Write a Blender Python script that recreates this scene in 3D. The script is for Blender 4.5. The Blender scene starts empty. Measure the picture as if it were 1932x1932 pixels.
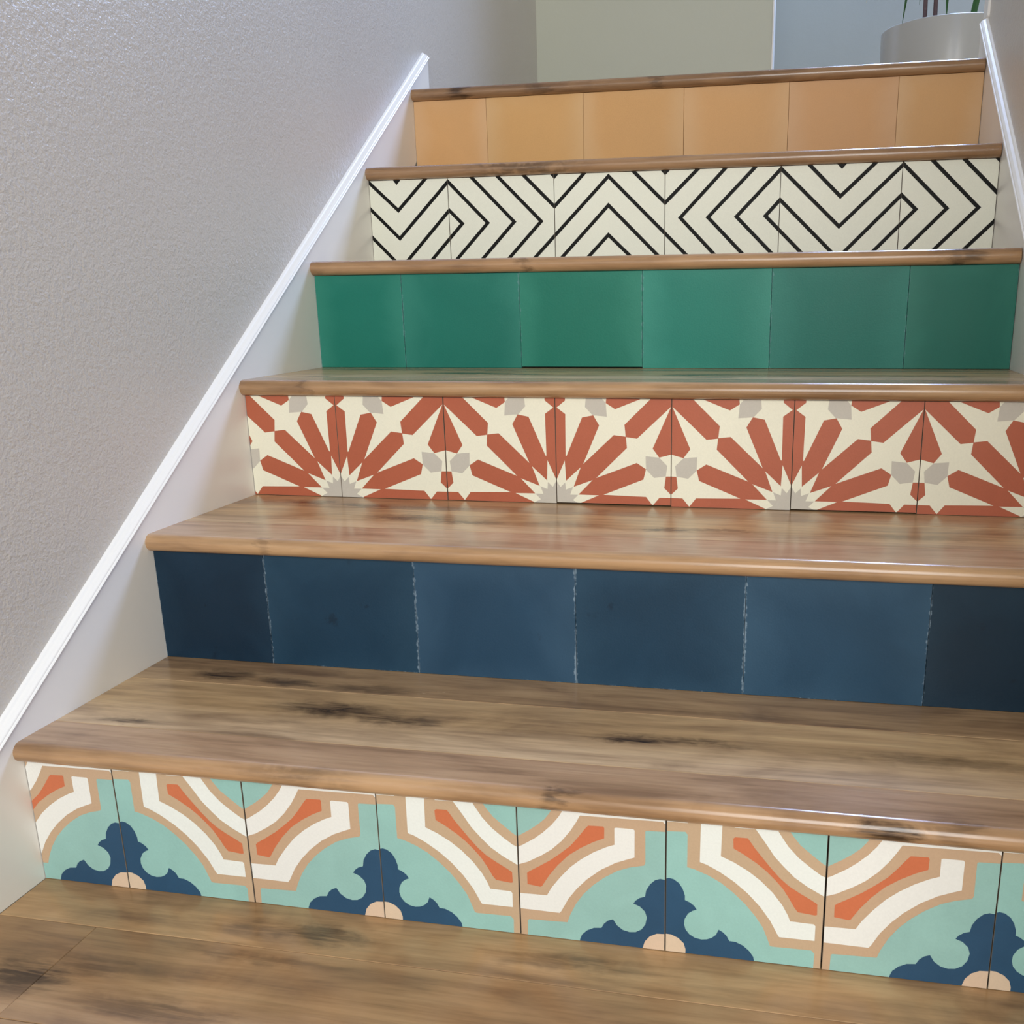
import bpy, bmesh, math, random
from mathutils import Vector, Matrix
from mathutils.geometry import tessellate_polygon

random.seed(7)
scene = bpy.context.scene
COL = scene.collection
PI = math.pi

# ---------------------------------------------------------------- camera
cam_d = bpy.data.cameras.new('camera')
cam = bpy.data.objects.new('camera', cam_d); COL.objects.link(cam)
F_PX, CX, CY = 1877.9, 155.4, 129.24
cam_d.sensor_fit = 'HORIZONTAL'; cam_d.sensor_width = 36.0
cam_d.lens = 36.0 * F_PX / 1932.0
cam_d.shift_x = -CX / 1932.0
cam_d.shift_y = CY / 1932.0
cam_d.clip_start = 0.02; cam_d.clip_end = 60
R = (Matrix.Rotation(0.2049, 3, 'Z') @ Matrix.Rotation(1.2913, 3, 'X') @ Matrix.Rotation(-0.0121, 3, 'Z'))
cam.matrix_world = Matrix.Translation((0.8037, -0.5789, 0.6195)) @ R.to_4x4()
scene.camera = cam

# ---------------------------------------------------------------- light and exposure
vs = scene.view_settings
vs.view_transform = 'Standard'; vs.look = 'None'; vs.gamma = 1.0; vs.use_curve_mapping = False
vs.exposure = 0.0
wd = bpy.data.worlds.new('world'); scene.world = wd; wd.use_nodes = True
wd.node_tree.nodes['Background'].inputs[0].default_value = (1.0, 1.0, 1.0, 1)
wd.node_tree.nodes['Background'].inputs[1].default_value = 0.45

def area(name, loc, target, sx, sy, power, color, spread=PI):
    d = bpy.data.lights.new(name, 'AREA'); d.shape = 'RECTANGLE'; d.size = sx; d.size_y = sy
    d.energy = power; d.color = color; d.spread = spread
    o = bpy.data.objects.new(name, d); COL.objects.link(o); o.location = loc
    o.rotation_euler = (Vector(target) - Vector(loc)).to_track_quat('-Z', 'Y').to_euler()
    return o
# daylight through the entry window behind the photographer
area('entry_daylight', (1.25, -2.9, 1.55), (0.4, 0.8, 0.6), 1.7, 1.9, 104, (0.99, 1.0, 0.985))
# daylight through the window high in the back wall of the upper hall
area('hall_daylight', (1.38, 3.45, 3.30), (0.5, 0.6, 0.7), 0.85, 0.95, 185, (0.42, 0.58, 1.0))

# ---------------------------------------------------------------- measured layout (metres)
W = 1.1057
YR = [0.0, 0.2546, 0.5159, 0.7722, 1.0254, 1.2750, 1.5277]
ZT = [0.0, 0.1678, 0.3348, 0.5058, 0.6778, 0.8497, 1.0255]
TH = 0.0223            # tread thickness
OV = 0.0126            # nosing overhang
JOINTS = {1: [0.1063, 0.2568, 0.4045, 0.5505, 0.6968, 0.8463, 0.9958],
          2: [0.1534, 0.3522, 0.5530, 0.7518, 0.9533],
          3: [0.1422, 0.3072, 0.4700, 0.6327, 0.7957, 0.9597],
          4: [0.1528, 0.3532, 0.5528, 0.7520, 0.9530],
          5: [0.1536, 0.3533, 0.5534, 0.7525, 0.9528],
          6: [0.1545, 0.3550, 0.5550, 0.7556, 0.9558]}
XL, XR = -0.012, W + 0.012     # faces of the side walls
SLOPE = 0.665

TEAL_A = [('teal',[(-0.005,0.132),(0.122,0.1331),(0.136,0.1303),(0.136,0.0957),(0.184,0.0941),(0.273,0.089),(0.353,0.0824),(0.434,0.0729),(0.507,0.0624),(0.574,0.0503),(0.624,0.0389),(0.655,0.027),(0.673,0.0197),(0.689,0.019),(0.932,0.0197),(0.952,0.0163),(0.949,-0.002),(0.002,-0.0034)]),('white',[(0.218,0.151),(0.353,0.1529),(0.347,0.111),(0.365,0.1099),(0.429,0.1058),(0.52,0.098),(0.599,0.0891),(0.678,0.0774),(0.739,0.0654),(0.777,0.0548),(0.792,0.0489),(0.939,0.0484),(0.949,0.0465),(0.949,0.0305),(0.728,0.0303),(0.717,0.0329),(0.668,0.0472),(0.601,0.0612),(0.523,0.0739),(0.438,0.0847),(0.34,0.0943),(0.26,0.1004),(0.216,0.1025)]),('white',[(0.0,0.1517),(0.141,0.1536),(0.136,0.1426),(0.001,0.1424)]),('orange',[(0.421,0.1308),(0.433,0.1324),(0.51,0.1326),(0.523,0.1301),(0.558,0.1224),(0.608,0.1131),(0.663,0.103),(0.718,0.0938),(0.775,0.0864),(0.842,0.0801),(0.916,0.0739),(0.953,0.0704),(0.955,0.0588),(0.942,0.0581),(0.837,0.0596),(0.814,0.0639),(0.782,0.0726),(0.738,0.083),(0.688,0.0915),(0.632,0.0998),(0.571,0.1071),(0.491,0.115),(0.425,0.1204)]),('white',[(0.42,0.1502),(0.651,0.1543),(0.68,0.1467),(0.71,0.1391),(0.758,0.1281),(0.824,0.1173),(0.897,0.1085),(0.964,0.1013),(1.001,0.099),(1.001,0.0786),(0.976,0.0805),(0.891,0.0874),(0.806,0.0961),(0.74,0.106),(0.679,0.116),(0.63,0.1271),(0.587,0.1364),(0.557,0.1427),(0.429,0.1424),(0.421,0.1439)]),('teal',[(0.728,0.1527),(1.003,0.1539),(1.004,0.1106),(0.967,0.1141),(0.9,0.1221),(0.834,0.1301),(0.79,0.1384),(0.755,0.146)]),('blue',[(-0.004,0.0809),(0.021,0.0822),(0.051,0.0813),(0.086,0.0776),(0.11,0.0718),(0.125,0.0645),(0.125,0.0598),(0.155,0.0579),(0.184,0.0546),(0.202,0.0506),(0.175,0.0487),(0.147,0.0453),(0.125,0.0387),(0.122,0.0329),(0.132,0.0273),(0.157,0.0224),(0.192,0.0191),(0.235,0.018),(0.272,0.0189),(0.303,0.0212),(0.329,0.025),(0.345,0.0311),(0.373,0.0287),(0.397,0.0252),(0.415,0.0198),(0.455,0.0196),(0.502,0.0166),(0.542,0.0115),(0.571,0.0053),(0.582,-0.0033),(0.002,-0.0034)]),('peach',[(-0.005,0.02),(0.038,0.0198),(0.086,0.0167),(0.121,0.0115),(0.134,0.0049),(0.133,-0.003),(-0.001,-0.0035)])]
TEAL_B = [('teal',[(0.003,0.1522),(0.272,0.1514),(0.248,0.1461),(0.227,0.1403),(0.191,0.1329),(0.143,0.1262),(0.083,0.1193),(-0.001,0.111)]),('white',[(-0.003,0.0992),(0.033,0.1021),(0.117,0.1105),(0.176,0.1179),(0.237,0.1271),(0.284,0.1361),(0.325,0.1463),(0.349,0.1525),(0.999,0.1521),(0.999,0.1391),(0.991,0.1396),(0.977,0.1415),(0.431,0.1401),(0.404,0.1324),(0.362,0.1221),(0.303,0.1106),(0.232,0.1001),(0.16,0.0924),(0.064,0.0838),(-0.002,0.0798)]),('orange',[(0.058,0.0713),(0.074,0.0735),(0.14,0.0798),(0.218,0.0877),(0.289,0.0964),(0.36,0.1059),(0.414,0.116),(0.461,0.1259),(0.484,0.13),(0.586,0.1306),(0.593,0.1289),(0.591,0.1179),(0.522,0.1131),(0.435,0.1053),(0.347,0.0955),(0.27,0.0829),(0.209,0.0705),(0.16,0.0582),(0.148,0.0572),(0.059,0.0588)]),('white',[(-0.001,0.0477),(0.193,0.0484),(0.225,0.0574),(0.286,0.0699),(0.357,0.0825),(0.434,0.0927),(0.522,0.102),(0.608,0.1089),(0.66,0.1121),(0.66,0.1299),(0.671,0.1307),(0.786,0.1307),(0.794,0.1292),(0.793,0.1004),(0.749,0.0978),(0.664,0.0923),(0.566,0.0832),(0.472,0.0712),(0.401,0.0595),(0.341,0.047),(0.292,0.0326),(0.278,0.0299),(-0.005,0.0303)]),('teal',[(0.053,0.0174),(0.062,0.0188),(0.332,0.0202),(0.351,0.0288),(0.393,0.0422),(0.448,0.0546),(0.513,0.0653),(0.589,0.0751),(0.68,0.0841),(0.766,0.0893),(0.856,0.0927),(0.865,0.0956),(0.864,0.1294),(0.872,0.1304),(1.003,0.1311),(1.005,-0.0043),(0.049,-0.0045)]),('blue',[(1.003,0.0794),(0.964,0.0801),(0.93,0.0781),(0.896,0.0729),(0.871,0.0659),(0.863,0.0587),(0.828,0.0567),(0.8,0.0533),(0.785,0.0497),(0.828,0.0472),(0.863,0.0421),(0.876,0.0357),(0.866,0.0278),(0.84,0.0216),(0.8,0.0179),(0.759,0.0171),(0.713,0.0187),(0.673,0.0232),(0.647,0.0295),(0.612,0.0274),(0.585,0.0235),(0.567,0.0183),(0.514,0.0173),(0.467,0.0135),(0.431,0.0079),(0.417,0.0022),(0.413,-0.0028),(1.005,-0.0043)]),('peach',[(1.003,0.0194),(0.943,0.0187),(0.897,0.015),(0.863,0.0085),(0.849,0.0014),(0.848,-0.0035),(1.005,-0.0043)])]
STAR = [('cream',[(0.09,0.1528),(0.089,0.1449),(0.015,0.1354),(0.089,0.1265),(0.085,0.0681),(0.093,0.0681),(0.235,0.1222),(0.331,0.1252),(0.398,0.1514),(0.395,0.1532)]),('cream',[(0.332,0.1252),(0.382,0.1115),(0.239,0.0573),(0.508,0.0985),(0.61,0.0966),(0.6,0.1128),(0.833,0.1498),(0.861,0.1538),(0.822,0.1537),(0.766,0.1497),(0.52,0.1339),(0.441,0.1421),(0.448,0.1532),(0.395,0.1532)]),('cream',[(0.612,0.096),(0.707,0.094),(0.994,0.1379),(0.841,0.0808),(0.897,0.0685),(0.785,0.0519),(0.705,0.0605),(0.353,0.0382),(0.621,0.081)]),('cream',[(0.784,0.0516),(0.763,0.0375),(0.415,0.0145),(0.786,0.0132),(0.843,0.0012),(0.902,0.0126),(1.002,0.0127),(1.002,0.0179),(0.994,0.0179),(0.942,0.0262),(0.955,0.0426)]),('cream',[(0.897,0.0685),(1.009,0.0734),(1.003,0.0426),(0.954,0.0424),(0.904,0.0644)]),('cream',[(-0.006,0.0337),(0.002,0.0347),(0.077,0.0618),(0.085,0.0331),(0.217,0.0528),(0.152,0.0248),(0.32,0.035),(0.194,0.0138),(0.373,0.0135),(0.208,0.0016),(0.201,-0.0056),(-0.011,-0.0066)]),('grey',[(0.272,0.153),(0.262,0.1365),(0.326,0.1253),(0.45,0.1236),(0.44,0.1424),(0.381,0.1531)]),('grey',[(0.781,0.0702),(0.897,0.0684),(0.966,0.0573),(0.955,0.0426),(0.855,0.0402),(0.785,0.0516)]),('grey',[(-0.006,0.0328),(0.001,0.0328),(0.034,0.0238),(0.077,0.0307),(0.082,0.0204),(0.146,0.0245),(0.12,0.0135),(0.191,0.0135),(0.144,0.0056),(0.196,0.0015),(0.199,-0.0056),(-0.011,-0.0066)])]
ZIG = [[(-0.0045,0.1509),(0.0552,0.0963),(0.1162,0.1541)],[(-0.0046,0.1045),(0.0549,0.0469),(0.1543,0.1433),(0.2273,0.0705),(0.1604,0.0034)],[(-0.0032,0.0533),(0.0492,0.0011)],[(0.06,-0.0004),(0.1544,0.0939),(0.1786,0.0704),(0.1086,0.0004)],[(0.1943,0.1543),(0.2775,0.0711),(0.209,0.0019)],[(0.2438,0.1542),(0.3282,0.0708),(0.2602,0.0026)],[(0.2929,0.154),(0.3534,0.0953),(0.4141,0.1545)],[(0.3085,0.0021),(0.4525,0.1428),(0.5962,0.0041)],[(0.3597,0.0021),(0.4522,0.0947),(0.5459,0.0035)],[(0.4086,0.0019),(0.4518,0.0448),(0.4968,0.0028)],[(0.4921,0.1542),(0.5537,0.0958),(0.616,0.1546)],[(0.6647,0.1559),(0.5808,0.0704),(0.645,0.0045)],[(0.7149,0.155),(0.6295,0.0698),(0.6951,0.0039)],[(0.7446,0.0048),(0.6789,0.0697),(0.7529,0.1448),(0.8538,0.0494),(0.9539,0.1449),(1.0279,0.0737),(0.9608,0.0059)],[(0.8466,0.0046),(0.7528,0.0951),(0.7288,0.0696),(0.7967,0.0035)],[(0.7943,0.155),(0.8535,0.0976),(0.9157,0.1557)],[(0.8616,0.0049),(0.9535,0.0969),(0.978,0.0737),(0.9116,0.0066)],[(0.9929,0.156),(1.0781,0.0738),(1.0103,0.0067)],[(1.0437,0.1555),(1.111,0.0909)],[(1.0593,0.0066),(1.11,0.0567)]]
ZTRI = [[(0.043,0.1556),(0.0547,0.1405),(0.0688,0.1547)],[(0.3431,0.1533),(0.3541,0.1409),(0.3653,0.1525)],[(0.5421,0.1531),(0.5533,0.1409),(0.5656,0.1523)],[(0.8416,0.153),(0.8541,0.1408),(0.8651,0.1531)],[(1.094,0.1531),(1.1139,0.1334),(1.1118,0.1552)]]


# ---------------------------------------------------------------- helpers
def lin(c):
    return tuple((v / 255 / 12.92) if v / 255 <= 0.04045 else ((v / 255 + 0.055) / 1.055) ** 2.4 for v in c) + (1.0,)

def new_mat(name):
    m = bpy.data.materials.new(name); m.use_nodes = True
    nt = m.node_tree
    return m, nt, nt.nodes['Principled BSDF']

def N(nt, t, **kw):
    n = nt.nodes.new(t)
    for k, v in kw.items(): setattr(n, k, v)
    return n

def setin(nt, sock, v):
    if hasattr(v, 'is_output') or isinstance(v, bpy.types.NodeSocket): nt.links.new(v, sock)
    else: sock.default_value = v

def M(nt, op, a, b=None, c=None, clamp=False):
    n = N(nt, 'ShaderNodeMath', operation=op, use_clamp=clamp)
    setin(nt, n.inputs[0], a)
    if b is not None: setin(nt, n.inputs[1], b)
    if c is not None: setin(nt, n.inputs[2], c)
    return n.outputs[0]

def MIX(nt, f, a, b, blend='MIX'):
    n = N(nt, 'ShaderNodeMix', data_type='RGBA', blend_type=blend)
    setin(nt, n.inputs[0], f); setin(nt, n.inputs[6], a); setin(nt, n.inputs[7], b)
    return n.outputs[2]

def SMOOTH(nt, v, lo, hi, a=0.0, b=1.0):
    n = N(nt, 'ShaderNodeMapRange', interpolation_type='SMOOTHSTEP')
    setin(nt, n.inputs[0], v)
    for i, x in zip((1, 2, 3, 4), (lo, hi, a, b)): n.inputs[i].default_value = x
    return n.outputs[0]

def NOISE(nt, vec, scale, detail=3.0, rough=0.5, dist=0.0):
    n = N(nt, 'ShaderNodeTexNoise')
    nt.links.new(vec, n.inputs['Vector'])
    n.inputs['Scale'].default_value = scale; n.inputs['Detail'].default_value = detail
    n.inputs['Roughness'].default_value = rough; n.inputs['Distortion'].default_value = dist
    return n.outputs[0]

def OBJVEC(nt, rnd=True, scale=(1, 1, 1)):
    tc = N(nt, 'ShaderNodeTexCoord')
    mp = N(nt, 'ShaderNodeMapping'); mp.inputs['Scale'].default_value = scale
    src = tc.outputs['Object']
    if rnd:
        oi = N(nt, 'ShaderNodeObjectInfo')
        off = M(nt, 'MULTIPLY', oi.outputs['Random'], 37.0)
        cb = N(nt, 'ShaderNodeCombineXYZ')
        for i in range(3): nt.links.new(off, cb.inputs[i])
        ad = N(nt, 'ShaderNodeVectorMath', operation='ADD')
        nt.links.new(src, ad.inputs[0]); nt.links.new(cb.outputs[0], ad.inputs[1])
        src = ad.outputs[0]
    nt.links.new(src, mp.inputs['Vector'])
    return mp.outputs[0]

# ---------------------------------------------------------------- materials
def tile_mat(name, rgb, mottle=0.10, mscale=14.0, haze=None, haze_amt=0.0, rough=0.42, spec=0.35, chalk=0.0, blot=0.0):
    m, nt, b = new_mat(name)
    oi = N(nt, 'ShaderNodeObjectInfo')
    vec = OBJVEC(nt)
    n1 = NOISE(nt, vec, mscale, 5, 0.55, 0.6)
    n2 = NOISE(nt, vec, 420.0, 2, 0.5)
    base = N(nt, 'ShaderNodeRGB').outputs[0]; base.default_value = lin(rgb)
    v = M(nt, 'ADD', 1.0, M(nt, 'MULTIPLY', M(nt, 'SUBTRACT', n1, 0.5), mottle * 4))
    v = M(nt, 'ADD', v, M(nt, 'MULTIPLY', M(nt, 'SUBTRACT', n2, 0.5), 0.10))
    cb = N(nt, 'ShaderNodeCombineColor')
    for i in range(3): nt.links.new(v, cb.inputs[i])
    col = MIX(nt, 1.0, base, cb.outputs[0], 'MULTIPLY')
    if blot:
        n4 = NOISE(nt, vec, 26.0, 4, 0.6, 0.3)
        col = MIX(nt, SMOOTH(nt, n4, 0.66, 0.74, 0.0, blot), col, lin((18, 34, 50)))
    if haze is not None:
        tc = N(nt, 'ShaderNodeTexCoord')
        sp = N(nt, 'ShaderNodeSeparateXYZ'); nt.links.new(tc.outputs['Generated'], sp.inputs[0])
        ex = M(nt, 'ABSOLUTE', M(nt, 'SUBTRACT', sp.outputs[0], 0.5))
        ez = M(nt, 'ABSOLUTE', M(nt, 'SUBTRACT', sp.outputs[2], 0.45))
        e = M(nt, 'MAXIMUM', ex, M(nt, 'MULTIPLY', ez, 0.66 if not blot else 0.86))
        e = M(nt, 'ADD', e, M(nt, 'MULTIPLY', M(nt, 'SUBTRACT', n1, 0.5), 0.35))
        h = SMOOTH(nt, e, 0.22, 0.55, 0.0, haze_amt)
        col = MIX(nt, h, col, lin(haze))
        col = MIX(nt, 1.0, col, oi.outputs['Color'], 'MULTIPLY')
        if chalk:
            n3 = NOISE(nt, vec, 190.0, 3, 0.6)
            ce = M(nt, 'MAXIMUM', ex, M(nt, 'MULTIPLY', M(nt, 'SUBTRACT', 0.5, sp.outputs[2]), 0.985))
            ce = M(nt, 'ADD', ce, M(nt, 'MULTIPLY', M(nt, 'SUBTRACT', n3, 0.6), 0.04))
            ce = M(nt, 'ADD', ce, M(nt, 'MULTIPLY', M(nt, 'SUBTRACT', n1, 0.5), 0.03))
            col = MIX(nt, SMOOTH(nt, ce, 0.489, 0.499, 0.0, chalk), col, lin((150, 170, 185)))
    if haze is None: col = MIX(nt, 1.0, col, oi.outputs['Color'], 'MULTIPLY')
    nt.links.new(col, b.inputs['Base Color'])
    r = M(nt, 'ADD', rough - 0.06, M(nt, 'MULTIPLY', n1, 0.14))
    nt.links.new(r, b.inputs['Roughness'])
    b.inputs['Specular IOR Level'].default_value = spec
    bp = N(nt, 'ShaderNodeBump'); bp.inputs['Strength'].default_value = 0.06; bp.inputs['Distance'].default_value = 0.002
    nt.links.new(n2, bp.inputs['Height']); nt.links.new(bp.outputs[0], b.inputs['Normal'])
    return m

def wood_mat(name, light, mid, dark, spots=(), rough=0.24, spec=0.5, grain=1.0, flecks=0.5):
    """Stained maple: long streaks along X, cloudy darker figure, optional dark mineral stains (x, y, rx, ry, strength)."""
    m, nt, b = new_mat(name)
    oi = N(nt, 'ShaderNodeObjectInfo')
    v1 = OBJVEC(nt, True, (2.2, 26.0, 26.0))
    v2 = OBJVEC(nt, True, (9.0, 150.0, 150.0))
    v3 = OBJVEC(nt, True, (3.0, 9.0, 9.0))
    a = NOISE(nt, v1, 1.0, 5, 0.6, 0.9)
    f = NOISE(nt, v2, 1.0, 3, 0.6, 0.3)
    c = NOISE(nt, v3, 1.6, 4, 0.55, 1.2)
    t = M(nt, 'ADD', M(nt, 'MULTIPLY', a, 0.55), M(nt, 'MULTIPLY', c, 0.45))
    ramp = N(nt, 'ShaderNodeValToRGB'); nt.links.new(t, ramp.inputs[0])
    e = ramp.color_ramp.elements
    e[0].position = 0.36; e[0].color = lin(dark)
    e[1].position = 0.66; e[1].color = lin(light)
    k = e.new(0.51); k.color = lin(mid)
    col = ramp.outputs[0]
    g = SMOOTH(nt, f, 0.30, 0.62, 0.80, 1.06)
    cb = N(nt, 'ShaderNodeCombineColor')
    for i in range(3): nt.links.new(g, cb.inputs[i])
    col = MIX(nt, 0.7 * grain, col, MIX(nt, 1.0, col, cb.outputs[0], 'MULTIPLY'))
    # mineral stains
    if spots:
        tc = N(nt, 'ShaderNodeTexCoord')
        wv = NOISE(nt, OBJVEC(nt, False, (14.0, 60.0, 60.0)), 1.0, 4, 0.65, 0.8)
        wv2 = NOISE(nt, OBJVEC(nt, False, (30.0, 30.0, 30.0)), 1.0, 3, 0.6, 0.5)
        sp = N(nt, 'ShaderNodeSeparateXYZ'); nt.links.new(tc.outputs['Object'], sp.inputs[0])
        xx = M(nt, 'ADD', sp.outputs[0], M(nt, 'MULTIPLY', M(nt, 'SUBTRACT', wv, 0.5), 0.10))
        yy = M(nt, 'ADD', sp.outputs[1], M(nt, 'MULTIPLY', M(nt, 'SUBTRACT', wv2, 0.5), 0.030))
        tot = None
        for (x, y, rx, ry, s) in spots:
            dx = M(nt, 'DIVIDE', M(nt, 'SUBTRACT', xx, x), rx); dy = M(nt, 'DIVIDE', M(nt, 'SUBTRACT', yy, y), ry)
            d = M(nt, 'SQRT', M(nt, 'ADD', M(nt, 'MULTIPLY', dx, dx), M(nt, 'MULTIPLY', dy, dy)))
            q = SMOOTH(nt, d, 0.15, 1.0, s, 0.0)
            tot = q if tot is None else M(nt, 'MAXIMUM', tot, q)
        streak = SMOOTH(nt, NOISE(nt, OBJVEC(nt, False, (9.0, 110.0, 110.0)), 1.0, 4, 0.65, 1.2), 0.34, 0.56, 0.45, 1.0)
        col = MIX(nt, M(nt, 'MULTIPLY', tot, streak), col, lin((52, 36, 25)))
    col = MIX(nt, 1.0, col, oi.outputs['Color'], 'MULTIPLY')
    nt.links.new(col, b.inputs['Base Color'])
    b.inputs['Specular IOR Level'].default_value = spec
    rr = M(nt, 'ADD', rough - 0.05, M(nt, 'MULTIPLY', c, 0.12))
    nt.links.new(rr, b.inputs['Roughness'])
    bp = N(nt, 'ShaderNodeBump'); bp.inputs['Strength'].default_value = 0.05; bp.inputs['Distance'].default_value = 0.0012
    nt.links.new(a, bp.inputs['Height']); nt.links.new(bp.outputs[0], b.inputs['Normal'])
    return m

def paint_mat(name, rgb, rough=0.4, spec=0.4, bump=0.0, scale=180.0, dist=0.002, tone=0.03):
    m, nt, b = new_mat(name)
    vec = OBJVEC(nt, False)
    n = NOISE(nt, vec, 3.0, 3)
    v = M(nt, 'ADD', 1.0 - tone, M(nt, 'MULTIPLY', n, tone * 2))
    cb = N(nt, 'ShaderNodeCombineColor')
    for i in range(3): nt.links.new(v, cb.inputs[i])
    nt.links.new(MIX(nt, 1.0, lin(rgb), cb.outputs[0], 'MULTIPLY'), b.inputs['Base Color'])
    b.inputs['Roughness'].default_value = rough; b.inputs['Specular IOR Level'].default_value = spec
    if bump:
        h1 = NOISE(nt, vec, scale, 3, 0.65, 0.0)
        h2 = NOISE(nt, vec, scale * 0.4, 2, 0.5)
        h = M(nt, 'ADD', h1, M(nt, 'MULTIPLY', h2, 0.8))
        bp = N(nt, 'ShaderNodeBump'); bp.inputs['Strength'].default_value = bump; bp.inputs['Distance'].default_value = dist
        nt.links.new(h, bp.inputs['Height']); nt.links.new(bp.outputs[0], b.inputs['Normal'])
    return m

MAT = {}
MAT['teal'] = tile_mat('teal_cement', (146, 190, 182), 0.06, 22)
MAT['tan'] = tile_mat('tan_cement', (190, 164, 134), 0.02, 14)
MAT['white'] = tile_mat('white_cement', (229, 233, 227), 0.012, 14)
MAT['orange'] = tile_mat('orange_cement', (198, 113, 76), 0.04, 18)
MAT['blue'] = tile_mat('navy_cement', (44, 78, 106), 0.08, 22, None, 0, 0.45, 0.25)
MAT['peach'] = tile_mat('pale_tan_cement', (212, 190, 164), 0.02, 14)
MAT['cream'] = tile_mat('cream_cement', (232, 229, 208), 0.012, 12)
MAT['red'] = tile_mat('terracotta_cement', (174, 94, 67), 0.05, 16)
MAT['grey'] = tile_mat('grey_cement', (192, 186, 174), 0.03, 16)
MAT['ivory'] = tile_mat('ivory_cement', (229, 230, 214), 0.012, 10)
MAT['black'] = tile_mat('black_cement', (22, 22, 20), 0.03, 14, None, 0, 0.5, 0.12)
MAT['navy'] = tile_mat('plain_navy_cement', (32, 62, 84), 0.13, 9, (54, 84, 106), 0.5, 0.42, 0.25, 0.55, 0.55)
MAT['green'] = tile_mat('plain_green_cement', (26, 116, 99), 0.05, 8, (62, 142, 124), 0.5, 0.42, 0.25, 0.25)
MAT['apricot'] = tile_mat('plain_apricot_cement', (208, 162, 108), 0.03, 7, (212, 176, 134), 0.7, 0.45, 0.25)
MAT['grout'] = paint_mat('dark_gap', (52, 48, 44), 0.9, 0.1)
MAT['tile_edge'] = paint_mat('raw_tile_edge', (112, 102, 90), 0.9, 0.1)
MAT['floor_wood'] = wood_mat('floor_wood', (196, 163, 122), (174, 140, 101), (132, 104, 76),
    [(0.098, 0.105, 0.07, 0.035, 0.9), (0.15, 0.13, 0.08, 0.02, 0.6), (0.345, 0.217, 0.075, 0.028, 0.75), (0.28, 0.216, 0.04, 0.02, 0.5),
     (0.25, 0.085, 0.13, 0.022, 0.55), (0.30, 0.17, 0.12, 0.012, 0.45), (0.62, 0.22, 0.12, 0.016, 0.5)])
MAT['tread_wood'] = wood_mat('tread_wood', (210, 180, 138), (190, 159, 119), (142, 114, 84),
    [(0.30, 0.137, 0.11, 0.030, 0.95), (0.38, 0.12, 0.07, 0.02, 0.8), (0.645, 0.118, 0.055, 0.016, 1.0), (0.70, 0.125, 0.10, 0.012, 0.7),
     (0.115, 0.215, 0.07, 0.025, 0.95), (0.20, 0.205, 0.05, 0.02, 0.8), (0.075, 0.066, 0.05, 0.012, 0.8), (0.30, 0.20, 0.10, 0.02, 0.6), (0.95, 0.12, 0.14, 0.02, 0.5)])
NOSE_SPOTS = {1: [(0.592, -0.006, 0.020, 0.010, 0.7), (0.900, -0.014, 0.042, 0.016, 0.95), (0.955, -0.006, 0.03, 0.01, 0.4), (0.33, -0.01, 0.09, 0.012, 0.4)], 2: [(0.16, -0.01, 0.012, 0.02, 0.3)], 3: [(0.10, -0.01, 0.012, 0.02, 0.35)],
              4: [(1.02, -0.012, 0.035, 0.015, 0.7), (0.37, -0.012, 0.02, 0.01, 0.5)], 5: [(0.30, -0.012, 0.14, 0.008, 0.6)], 6: [(0.10, -0.012, 0.03, 0.02, 0.8), (0.27, -0.012, 0.03, 0.02, 0.5), (0.5, -0.012, 0.02, 0.02, 0.5)]}
for k_ in range(1, 7):
    MAT['nosing_wood', k_] = wood_mat('nosing_wood', (206, 168, 125), (190, 151, 110), (152, 117, 84), NOSE_SPOTS[k_], 0.20, 0.5)
MAT['wall_paint'] = paint_mat('grey_wall_paint', (203, 197, 187), 0.32, 0.6, 0.50, 240.0, 0.0026)
MAT['back_paint'] = paint_mat('beige_grey_wall_paint', (194, 196, 180), 0.6, 0.3, 0.10, 210.0)
MAT['hall_paint'] = paint_mat('blue_grey_wall_paint', (164, 170, 166), 0.6, 0.3, 0.10, 210.0)
MAT['trim'] = paint_mat('white_trim_paint', (240, 238, 232), 0.28, 0.5, 0.06, 60.0)
MAT['pot'] = paint_mat('white_pot_glaze', (176, 176, 170), 0.25, 0.5)
MAT['soil'] = paint_mat('dark_soil', (60, 46, 36), 0.95, 0.1, 0.5, 90, 0.01)
MAT['bark'] = paint_mat('brown_cane', (112, 92, 92), 0.7, 0.2, 0.6, 120, 0.004, 0.15)
MAT['leaf'] = paint_mat('green_leaf', (70, 112, 62), 0.4, 0.4, 0, 1, 0, 0.12)
MAT['leaf_dry'] = paint_mat('dry_leaf', (196, 184, 150), 0.5, 0.3, 0, 1, 0, 0.10)

# ---------------------------------------------------------------- mesh builders
def link(name, bm, mats, parent=None, loc=(0, 0, 0), kind=None, smooth=False):
    me = bpy.data.meshes.new(name); bm.normal_update(); bm.to_mesh(me); bm.free()
    if not isinstance(mats, (list, tuple)): mats = [mats]
    for m in mats: me.materials.append(m)
    if smooth:
        for p in me.polygons: p.use_smooth = True
    o = bpy.data.objects.new(name, me); COL.objects.link(o)
    if parent is not None: o.parent = parent
    o.location = loc
    if kind: o['kind'] = kind
    return o

def tag(o, label, cat, group=None):
    o['label'] = label; o['category'] = cat
    if group: o['group'] = group
    return o

def empty(name, loc):
    o = bpy.data.objects.new(name, None); COL.objects.link(o); o.location = loc; o.empty_display_size = 0.05
    return o

def add_box(bm, a, b, bev=0.0, mi=0):
    r = bmesh.ops.create_cube(bm, size=1.0)
    vsx = r['verts']
    for v in vsx:
        v.co = Vector([a[i] + (v.co[i] + 0.5) * (b[i] - a[i]) for i in range(3)])
    fs = {f for v in vsx for f in v.link_faces}
    for f in fs: f.material_index = mi
    if bev:
        es = list({e for v in vsx for e in v.link_edges})
        bmesh.ops.bevel(bm, geom=es, offset=bev, segments=1, affect='EDGES')

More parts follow.
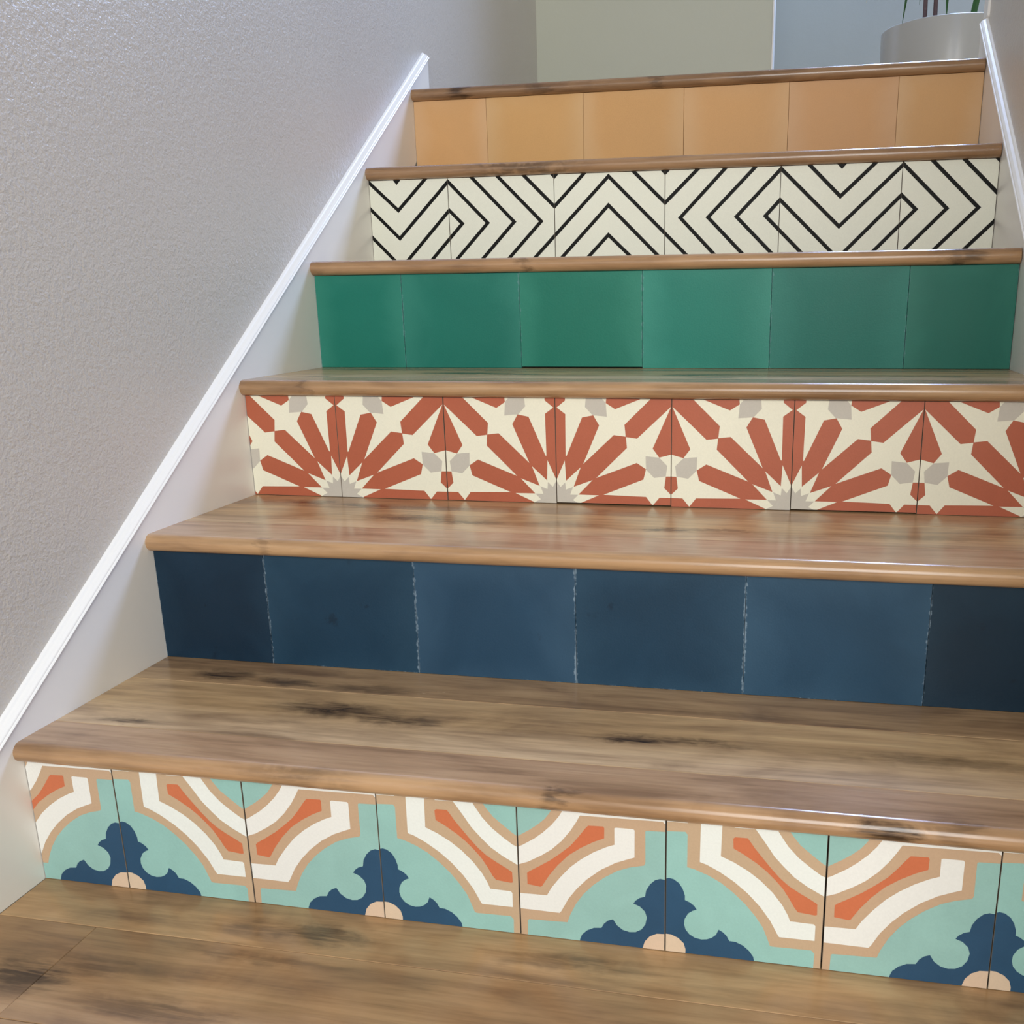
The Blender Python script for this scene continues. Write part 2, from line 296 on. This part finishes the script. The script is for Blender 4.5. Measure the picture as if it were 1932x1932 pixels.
def clip(poly, x0, x1, z0, z1):
    def cut(p, inside, inter):
        out = []
        for i in range(len(p)):
            a, b = p[i - 1], p[i]
            ia, ib = inside(a), inside(b)
            if ib:
                if not ia: out.append(inter(a, b))
                out.append(b)
            elif ia: out.append(inter(a, b))
        return out
    def at(ax, v):
        def f(a, b):
            t = (v - a[ax]) / (b[ax] - a[ax])
            return (a[0] + t * (b[0] - a[0]), a[1] + t * (b[1] - a[1]))
        return f
    for ax, v, s in ((0, x0, 1), (0, x1, -1), (1, z0, 1), (1, z1, -1)):
        if not poly: return []
        poly = cut(poly, (lambda p, ax=ax, v=v, s=s: (p[ax] - v) * s >= 0), at(ax, v))
    return poly

def area2(p):
    return sum(p[i - 1][0] * p[i][1] - p[i][0] * p[i - 1][1] for i in range(len(p)))

def make_tile(parent, x0, x1, z0, z1, y, mats, polys, tint=(1, 1, 1)):
    """One cement tile: a bevelled slab with its face pattern inlaid as coloured pieces."""
    cx, cz = (x0 + x1) / 2, (z0 + z1) / 2
    hx, hz, T, B = (x1 - x0) / 2, (z1 - z0) / 2, 0.012, 0.0004
    bm = bmesh.new()
    add_box(bm, (-hx, 0, -hz), (hx, T, hz), B)
    if polys:
        bm.normal_update()
        for f in bm.faces:
            if f.normal.y > -0.99: f.material_index = len(mats)
        mats = mats + [MAT['tile_edge']]
    for li, (mi, p) in enumerate(polys):
        q = clip([(a - cx, c - cz) for a, c in p], -hx + B, hx - B, -hz + B, hz - B)
        if len(q) < 3 or abs(area2(q)) < 2e-8: continue
        if area2(q) < 0: q = q[::-1]
        yy = -0.00002 * (li + 1)
        q = [p for i, p in enumerate(q) if (p[0] - q[i - 1][0]) ** 2 + (p[1] - q[i - 1][1]) ** 2 > 1e-10]
        vs_ = [bm.verts.new((a, yy, c)) for a, c in q]
        for tri in tessellate_polygon([[Vector((a, c, 0)) for a, c in q]]):
            t = [q[i] for i in tri]
            if abs(area2(t)) < 1e-10: continue
            if area2(t) < 0: tri = tri[::-1]
            f = bm.faces.new([vs_[i] for i in tri]); f.material_index = mi
    px, py, pz = parent.location
    o = link('tile', bm, mats, parent, (cx - px, y - py, cz - pz))
    o.color = tuple(tint) + (1,)
    return o

def ribbon(pts, w):
    """Mitred band polygon around a centre line."""
    L, Rr = [], []
    n = len(pts)
    for i in range(n):
        p = Vector(pts[i])
        d0 = (p - Vector(pts[i - 1])).normalized() if i else None
        d1 = (Vector(pts[i + 1]) - p).normalized() if i < n - 1 else None
        if d0 is None: d0 = d1
        if d1 is None: d1 = d0
        n0, n1 = Vector((-d0.y, d0.x)), Vector((-d1.y, d1.x))
        mi = (n0 + n1).normalized(); k = w / 2 / max(0.2, mi.dot(n0))
        L.append(tuple(p + mi * k)); Rr.append(tuple(p - mi * k))
    # one quad per segment keeps every piece convex
    return [[L[i], L[i + 1], Rr[i + 1], Rr[i]] for i in range(n - 1)]

def place(pat, x0, x1, zb, mirror=False):
    r = []
    for mname, p in pat:
        r.append((mname, [((x1 - u * (x1 - x0)) if mirror else (x0 + u * (x1 - x0)), zb + z) for u, z in p]))
    return r

def nosing_bm(y_front, y_back, z_top, x0, x1, th=TH):
    """Half-round nosing board; mesh is local to the origin given by the caller."""
    r = th / 2; prof = []
    S = 14
    for i in range(S + 1):
        a = PI / 2 + PI * i / S
        prof.append((y_front + r + r * math.cos(a), z_top - r + r * math.sin(a)))
    prof = [(y_back, z_top)] + prof + [(y_back, z_top - th)]
    bm = bmesh.new()
    A = [bm.verts.new((x0, y, z)) for y, z in prof]; Bv = [bm.verts.new((x1, y, z)) for y, z in prof]
    n = len(prof)
    for i in range(n):
        j = (i + 1) % n
        f = bm.faces.new((A[i], A[j], Bv[j], Bv[i]))
        f.smooth = 1 <= i <= S
    bm.faces.new([bm.verts.new(v.co) for v in A[::-1]]); bm.faces.new([bm.verts.new(v.co) for v in Bv])   # own vertices: ends stay crisp
    bmesh.ops.recalc_face_normals(bm, faces=bm.faces[:])
    return bm

def plank(parent, x0, x1, y0, y1, z1, mat, tint, th=TH, bev=0.0006):
    bm = bmesh.new()
    p = parent.location
    add_box(bm, (x0 - p[0], y0 - p[1], z1 - th - p[2]), (x1 - p[0], y1 - p[1], z1 - p[2]), bev)
    o = link('plank', bm, mat, parent)
    o.color = tuple(tint) + (1,)
    return o

def struct(name, bm, mat, **kw):
    return link(name, bm, mat, kind='structure', **kw)

# ---------------------------------------------------------------- the setting
# lower floor with its planks
fl = bpy.data.objects.new('floor', None); COL.objects.link(fl); fl['kind'] = 'structure'
fy = 0.2546 + 0.012
rows = [(0.186, fy)]
y = 0.186
while y > -3.3:
    rows.append((y - 0.136, y)); y -= 0.136
tints = [(1.06, 1.04, 1.0), (0.90, 0.86, 0.82), (1.0, 0.97, 0.92), (1.1, 1.05, 1.0), (0.85, 0.82, 0.8)]
for i, (a, b) in enumerate(rows):
    t = tints[i % 5] if i > 1 else tints[i]
    if i == 0: cuts = [0.0, W]
    elif i == 1: cuts = [0.0, 0.1168, W]
    else:
        s = random.random() * 0.8 - 0.8; cuts = [0.0]
        while s < 3.2:
            s += 0.9 + random.random() * 0.7; cuts.append(min(s, 3.2))
        if b > -0.36: cuts = [0.0, 0.45 + 0.3 * random.random(), W]
    for c0, c1 in zip(cuts, cuts[1:]):
        if c1 - c0 > 0.02: plank(fl, c0 + 0.0002, c1 - 0.0002, a + 0.0002, b - 0.0002, 0.0, MAT['floor_wood'], t, 0.018)
sub = bmesh.new(); add_box(sub, (XL, -3.4, -0.05), (3.2, fy, -0.0182))
link('subfloor', sub, MAT['grout'], fl)

# walls beside the stairs
bm = bmesh.new(); add_box(bm, (XL - 0.11, -3.3, -0.05), (XL, 2.60, 4.1)); struct('wall_left', bm, MAT['wall_paint'])
bm = bmesh.new(); add_box(bm, (XR, -0.35, -0.05), (XR + 0.11, 1.662, 4.1)); struct('wall_right', bm, MAT['wall_paint'])
bm = bmesh.new(); add_box(bm, (XL - 0.11, 2.60, 0.90), (0.676, 2.71, 4.1)); struct('wall_back', bm, MAT['back_paint'])
# far wall of the upper hall with a window opening
WX0, WX1, WZ0, WZ1 = 0.96, 1.88, 2.78, 3.84
HY = 3.60
bm = bmesh.new()
add_box(bm, (-0.6, HY, 0.9), (WX0, HY + 0.12, 4.1)); add_box(bm, (WX1, HY, 0.9), (3.0, HY + 0.12, 4.1))
add_box(bm, (WX0, HY, 0.9), (WX1, HY + 0.12, WZ0)); add_box(bm, (WX0, HY, WZ1), (WX1, HY + 0.12, 4.1))
struct('wall_hall', bm, MAT['hall_paint'])
win = bpy.data.objects.new('window_1', None); COL.objects.link(win); win['kind'] = 'structure'
bm = bmesh.new()
for a, b in (((WX0, WZ0), (WX1, WZ0 + 0.04)), ((WX0, WZ1 - 0.04), (WX1, WZ1)), ((WX0, WZ0 + 0.04), (WX0 + 0.04, WZ1 - 0.04)), ((WX1 - 0.04, WZ0 + 0.04), (WX1, WZ1 - 0.04))):
    add_box(bm, (a[0], HY + 0.04, a[1]), (b[0], HY + 0.09, b[1]))
link('window_frame', bm, MAT['trim'], win)
mg, ntg, bg = new_mat('window_glass'); bg.inputs['Transmission Weight'].default_value = 1.0; bg.inputs['Roughness'].default_value = 0.0; bg.inputs['IOR'].default_value = 1.45
bm = bmesh.new(); add_box(bm, (WX0 + 0.04, HY + 0.062, WZ0 + 0.04), (WX1 - 0.04, HY + 0.068, WZ1 - 0.04)); link('pane', bm, mg, win)
# side wall of the upper hall, and its floor boards
bm = bmesh.new(); add_box(bm, (3.0, 1.55, 0.9), (3.12, HY + 0.12, 4.1)); struct('wall_far', bm, MAT['hall_paint'])
fl2 = bpy.data.objects.new('floor', None); COL.objects.link(fl2); fl2['kind'] = 'structure'
y = YR[6] + 0.15; i = 0
while y < HY:
    y2 = min(y + 0.136, HY)
    x1 = 3.0 if y2 > 1.70 else XR
    x0 = 0.0 if y < 1.62 else XL
    if y > 2.60: x0 = -0.6
    if y < 1.70: x1 = W
    plank(fl2, x0, x1, y + 0.0002, y2 - 0.0002, ZT[6], MAT['floor_wood'], tints[i % 5], 0.018); y = y2; i += 1

# side skirts of the stairs
def cap_line(y): return 0.1714 + (y - 0.2273) * SLOPE
def skirt(name, x_face, x_wall, y_end):
    sgn = 1 if x_face > x_wall else -1
    y0 = 0.06
    yb = -3.3 if sgn > 0 else -0.35
    bm = bmesh.new()
    # board: side outline in (y, z), thickness from the wall to the face
    top0 = cap_line(y0)
    out = [(y_end, cap_line(y_end)), (y_end, 0.98), (0.55, 0.0), (yb, 0.0)]
    out += [(yb, top0), (y0, top0)]
    for x, rev in ((x_wall, sgn > 0), (x_face, sgn < 0)):
        vs_ = [bm.verts.new((x, a, b)) for a, b in out]
        bm.faces.new(vs_ if not rev else vs_[::-1])
    bm.verts.ensure_lookup_table()
    n = len(out)
    for i in range(n):
        j = (i + 1) % n
        bm.faces.new((bm.verts[i], bm.verts[j], bm.verts[n + j], bm.verts[n + i]))
    bmesh.ops.recalc_face_normals(bm, faces=bm.faces[:])
    o = struct(name, bm, MAT['trim'])
    # moulded cap: profile (out from the face, up along z) swept along the slope
    d = abs(x_face - x_wall)
    prof = [(-d, 0.0), (0.0, 0.0), (0.0030, 0.0004), (0.0034, 0.0016), (0.0026, 0.0026), (0.0012, 0.0032), (0.0010, 0.0046), (0.0004, 0.0056),
            (-0.0030, 0.0078), (-0.0070, 0.0094), (-0.0086, 0.0112), (-d + 0.001, 0.0126), (-d, 0.0126)]
    path = [(y_end, cap_line(y_end)), (y0, top0), (yb, top0)]
    bm = bmesh.new(); rings = []
    for (py, pz) in path:
        rings.append([bm.verts.new((x_face + sgn * a, py, pz + h)) for a, h in prof])
    m_ = len(prof)
    for r0, r1 in zip(rings, rings[1:]):
        for i in range(m_):
            j = (i + 1) % m_
            bm.faces.new((r0[i], r0[j], r1[j], r1[i]))
    bm.faces.new(rings[0]); bm.faces.new(rings[-1][::-1])
    bmesh.ops.recalc_face_normals(bm, faces=bm.faces[:])
    link('cap_moulding', bm, MAT['trim'], o)
    return o
skirt('baseboard_left', 0.0, XL, 1.6270)
skirt('baseboard_right', W, XR, 1.6270)
# white corner bead at the end of the right wall, corner bead of the back wall
bm = bmesh.new(); add_box(bm, (XR - 0.004, 1.612, 1.112), (XR + 0.114, 1.666, 4.1), 0.003); struct('trim_1', bm, MAT['trim'])
bm = bmesh.new(); add_box(bm, (0.6762, 2.598, ZT[6]), (0.681, 2.712, 4.1), 0.003); struct('trim_2', bm, MAT['trim'])

# ---------------------------------------------------------------- the steps
STEP_LABEL = {
 1: 'lowest step, riser tiled in teal, white and orange pattern with navy flower motifs',
 2: 'step with a riser of plain navy blue cement tiles and a mottled brown tread',
 3: 'step with a riser of terracotta and cream starburst tiles',
 4: 'step with a riser of plain emerald green cement tiles',
 5: 'step with a riser of ivory tiles crossed by black zigzag lines',
 6: 'topmost step, riser of plain apricot tiles below the hall landing'}
TINT = {
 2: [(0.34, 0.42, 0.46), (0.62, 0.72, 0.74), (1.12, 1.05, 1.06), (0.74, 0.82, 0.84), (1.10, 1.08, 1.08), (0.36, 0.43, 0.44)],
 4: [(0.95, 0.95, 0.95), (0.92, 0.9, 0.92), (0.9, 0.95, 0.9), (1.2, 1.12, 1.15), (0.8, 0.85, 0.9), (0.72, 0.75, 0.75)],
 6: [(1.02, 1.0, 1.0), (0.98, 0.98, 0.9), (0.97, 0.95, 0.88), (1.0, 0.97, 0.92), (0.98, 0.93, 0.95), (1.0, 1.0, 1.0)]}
NOSE_T = {1: (0.82, 0.82, 0.84), 2: (0.83, 0.83, 0.84), 3: (0.80, 0.80, 0.80), 4: (0.80, 0.78, 0.78), 5: (0.66, 0.64, 0.66), 6: (0.64, 0.62, 0.63)}
rnd = random.Random(11)
for k in range(1, 7):
    y0, zb, zt = YR[k], ZT[k - 1], ZT[k]
    root = empty('stair_step', (0, y0, zb)); tag(root, STEP_LABEL[k], 'step', 'tiled stair steps')
    px, py, pz = root.location
    # riser board behind the tiles
    bm = bmesh.new(); add_box(bm, (0.0, 0.0124, -TH), (W, 0.028, zt - TH - zb)); link('riser_board', bm, MAT['grout'], root)
    # tread: nosing, then planks back to the next riser
    yb = y0 + 0.0525
    if k == 2: yb = y0 + 0.072
    bm = nosing_bm(-OV, yb - y0 - 0.0002, zt - zb, 0.0, W - 0.0012)
    o = link('nosing', bm, MAT['nosing_wood', k], root); o.color = NOSE_T[k] + (1,)
    yend = (YR[k + 1] + 0.0122) if k < 6 else y0 + 0.1498
    seam = y0 + 0.186 if k < 6 else yend
    plank(root, 0.0, W, yb + 0.0002, min(seam, yend) - 0.0002, zt, MAT['tread_wood'], (1.06, 1.05, 1.02))
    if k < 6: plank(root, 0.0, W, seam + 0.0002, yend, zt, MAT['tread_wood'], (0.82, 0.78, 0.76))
    # tiles
    js = JOINTS[k]; xs = [0.0] + js + [W]
    ztop = zt - TH - 0.0004
    for i in range(len(xs) - 1):
        x0, x1 = xs[i] + 0.00025, xs[i + 1] - 0.00025
        if i == 0: x0 = 0.0003
        if i == len(xs) - 2: x1 = W - 0.0006
        zlow = zb + 0.0003
        yy = y0 + rnd.uniform(-0.0004, 0.0004)
        tint = (1, 1, 1)
        if k == 1:
            g = 0.0002 if i != 5 else 0.0006
            x1 -= g
            mats = [MAT['tan'], MAT['teal'], MAT['white'], MAT['orange'], MAT['blue'], MAT['peach']]
            idx = {'teal': 1, 'white': 2, 'orange': 3, 'blue': 4, 'peach': 5}
            fx0 = xs[i] if i else js[0] - 0.148
            fx1 = xs[i + 1] if i < len(xs) - 2 else js[-1] + 0.1485
            pat = place(TEAL_B if i % 2 == 0 else TEAL_A, fx0, fx1, zb)
            polys = [(idx[m], p) for m, p in pat]
            tint = (1, 1, 1) if i % 2 else (1.0, 0.96, 0.96)
        elif k == 3:
            mats = [MAT['red'], MAT['cream'], MAT['grey']]
            idx = {'cream': 1, 'grey': 2}
            fx0 = xs[i] if i else js[0] - 0.1633
            fx1 = xs[i + 1] if i < len(xs) - 2 else js[-1] + 0.1633
            pat = place(STAR, fx0, fx1, zb, mirror=(i % 2 == 0))
            polys = [(idx[m], p) for m, p in pat]
            if i in (3, 5): zlow = zb + 0.0018
        elif k == 5:
            mats = [MAT['ivory'], MAT['black']]
            polys = [(1, [(a, zb + c) for a, c in qd]) for ln in ZIG for qd in ribbon(ln, 0.0062)]
            polys += [(1, [(a, zb + c) for a, c in t]) for t in ZTRI]
            polys = [(1, p) for _, p in polys if max(a for a, c in p) > x0 and min(a for a, c in p) < x1]
        else:
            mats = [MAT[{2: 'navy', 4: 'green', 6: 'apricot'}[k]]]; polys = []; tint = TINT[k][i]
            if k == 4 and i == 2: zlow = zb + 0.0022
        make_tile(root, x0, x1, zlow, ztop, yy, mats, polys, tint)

# ---------------------------------------------------------------- potted plant in the upper hall
PX, PY, PR, PH = 1.165, 2.45 + 0.185, 0.187, 0.288
pot = empty('potted_plant', (PX, PY, ZT[6]))
tag(pot, 'white round planter with thin brown canes and narrow green leaves on upper landing', 'plant')
bm = bmesh.new(); S = 56; prof = [(0.0, 0.0), (PR * 0.93, 0.0), (PR * 0.95, 0.008), (PR, PH - 0.005), (PR - 0.0007, PH - 0.002), (PR - 0.0025, PH), (PR - 0.008, PH), (PR - 0.010, PH - 0.006), (PR * 0.86, PH - 0.06), (0.0, PH - 0.06)]
rings = []
for r, z in prof:
    if r == 0: rings.append([bm.verts.new((0, 0, z))])
    else: rings.append([bm.verts.new((r * math.cos(2 * PI * i / S), r * math.sin(2 * PI * i / S), z)) for i in range(S)])
for a, b in zip(rings, rings[1:]):
    for i in range(S):
        j = (i + 1) % S
        if len(a) == 1: bm.faces.new((a[0], b[j], b[i]))
        elif len(b) == 1: bm.faces.new((a[i], a[j], b[0]))
        else: bm.faces.new((a[i], a[j], b[j], b[i]))
bmesh.ops.recalc_face_normals(bm, faces=bm.faces[:])
link('pot', bm, MAT['pot'], pot, smooth=True)
bm = bmesh.new(); bmesh.ops.create_cone(bm, cap_ends=True, segments=40, radius1=PR * 0.85, radius2=PR * 0.86, depth=0.03)
link('soil', bm, MAT['soil'], pot, (0, 0, PH - 0.044))
def tube(name, pts, rads, mat, parent, seg=10):
    bm = bmesh.new(); rings = []
    for i, (p, r) in enumerate(zip(pts, rads)):
        p = Vector(p)
        d = (Vector(pts[min(i + 1, len(pts) - 1)]) - Vector(pts[max(i - 1, 0)])).normalized()
        u = d.orthogonal().normalized(); v = d.cross(u)
        rings.append([bm.verts.new(p + r * (math.cos(2 * PI * k / seg) * u + math.sin(2 * PI * k / seg) * v)) for k in range(seg)])
    for a, b in zip(rings, rings[1:]):
        for k in range(seg): bm.faces.new((a[k], a[(k + 1) % seg], b[(k + 1) % seg], b[k]))
    bm.faces.new(rings[0][::-1]); bm.faces.new(rings[-1])
    return link(name, bm, mat, parent, smooth=True)
def leaf(base, tip, w, mat, sag=0.06):
    """Long strap leaf, folded along its midrib, drooping to the tip."""
    base, tip = Vector(base), Vector(tip); n = 9
    side = (tip - base).cross(Vector((0, 1, 0))).normalized()
    bm = bmesh.new(); rows = []
    for i in range(n + 1):
        t = i / n
        p = base.lerp(tip, t) + Vector((0, 0, 4 * sag * t * (1 - t)))
        hw = w * (math.sin(PI * min(1, 0.12 + t * 0.88)) ** 0.6) * (1 if t < 0.98 else 0.2) + 0.0004
        up = Vector((0, -0.25 * hw, 0.2 * hw))
        rows.append([bm.verts.new(p - side * hw + up), bm.verts.new(p), bm.verts.new(p + side * hw + up)])
    for a, b in zip(rows, rows[1:]):
        for k in range(2): bm.faces.new((a[k], a[k + 1], b[k + 1], b[k]))
    r = bmesh.ops.solidify(bm, geom=bm.faces[:], thickness=0.0006)
    return link('leaf', bm, mat, pot)
# canes rise straight out of the soil; positions follow the photograph
cz0 = PH - 0.05
for x, top in ((1.092 - PX, 0.60), (1.119 - PX, 0.54)):
    tube('stem', [(x, -0.03, cz0), (x - 0.004, -0.03, cz0 + 0.2), (x - 0.010, -0.03, top)], [0.0062, 0.0058, 0.005], MAT['bark'], pot)
lv = random.Random(3)
for x, z in ((1.082 - PX, 0.60), (1.109 - PX, 0.54)):
    for i in range(16):
        a = 2 * PI * i / 16 + lv.uniform(-0.2, 0.2); ln = lv.uniform(0.16, 0.26)
        el = lv.uniform(0.0, 0.6)
        leaf((x, -0.03, z + lv.uniform(-0.04, 0.04)), (x + ln * math.cos(a) * math.cos(el), -0.03 + ln * math.sin(a) * math.cos(el) * 0.8, z + ln * math.sin(el)), 0.008, MAT['leaf'], 0.05)
# drooping leaves whose tips hang into the picture, two shoots at the rim
leaf((1.10 - PX, -0.05, 0.58), (1.022 - PX, -0.16, 0.275), 0.007, MAT['leaf'], 0.10)
leaf((1.10 - PX, -0.05, 0.58), (0.925 - PX, -0.19, 0.325), 0.007, MAT['leaf_dry'], 0.12)
leaf((1.08 - PX, -0.05, 0.55), (1.063 - PX, -0.16, 0.318), 0.006, MAT['leaf'], 0.06)
leaf((1.13 - PX, -0.04, 0.55), (1.138 - PX, -0.12, 0.292), 0.008, MAT['leaf'], 0.06)
leaf((1.205 - PX, -0.03, cz0), (1.235 - PX, -0.05, 0.44), 0.008, MAT['leaf'], 0.0)
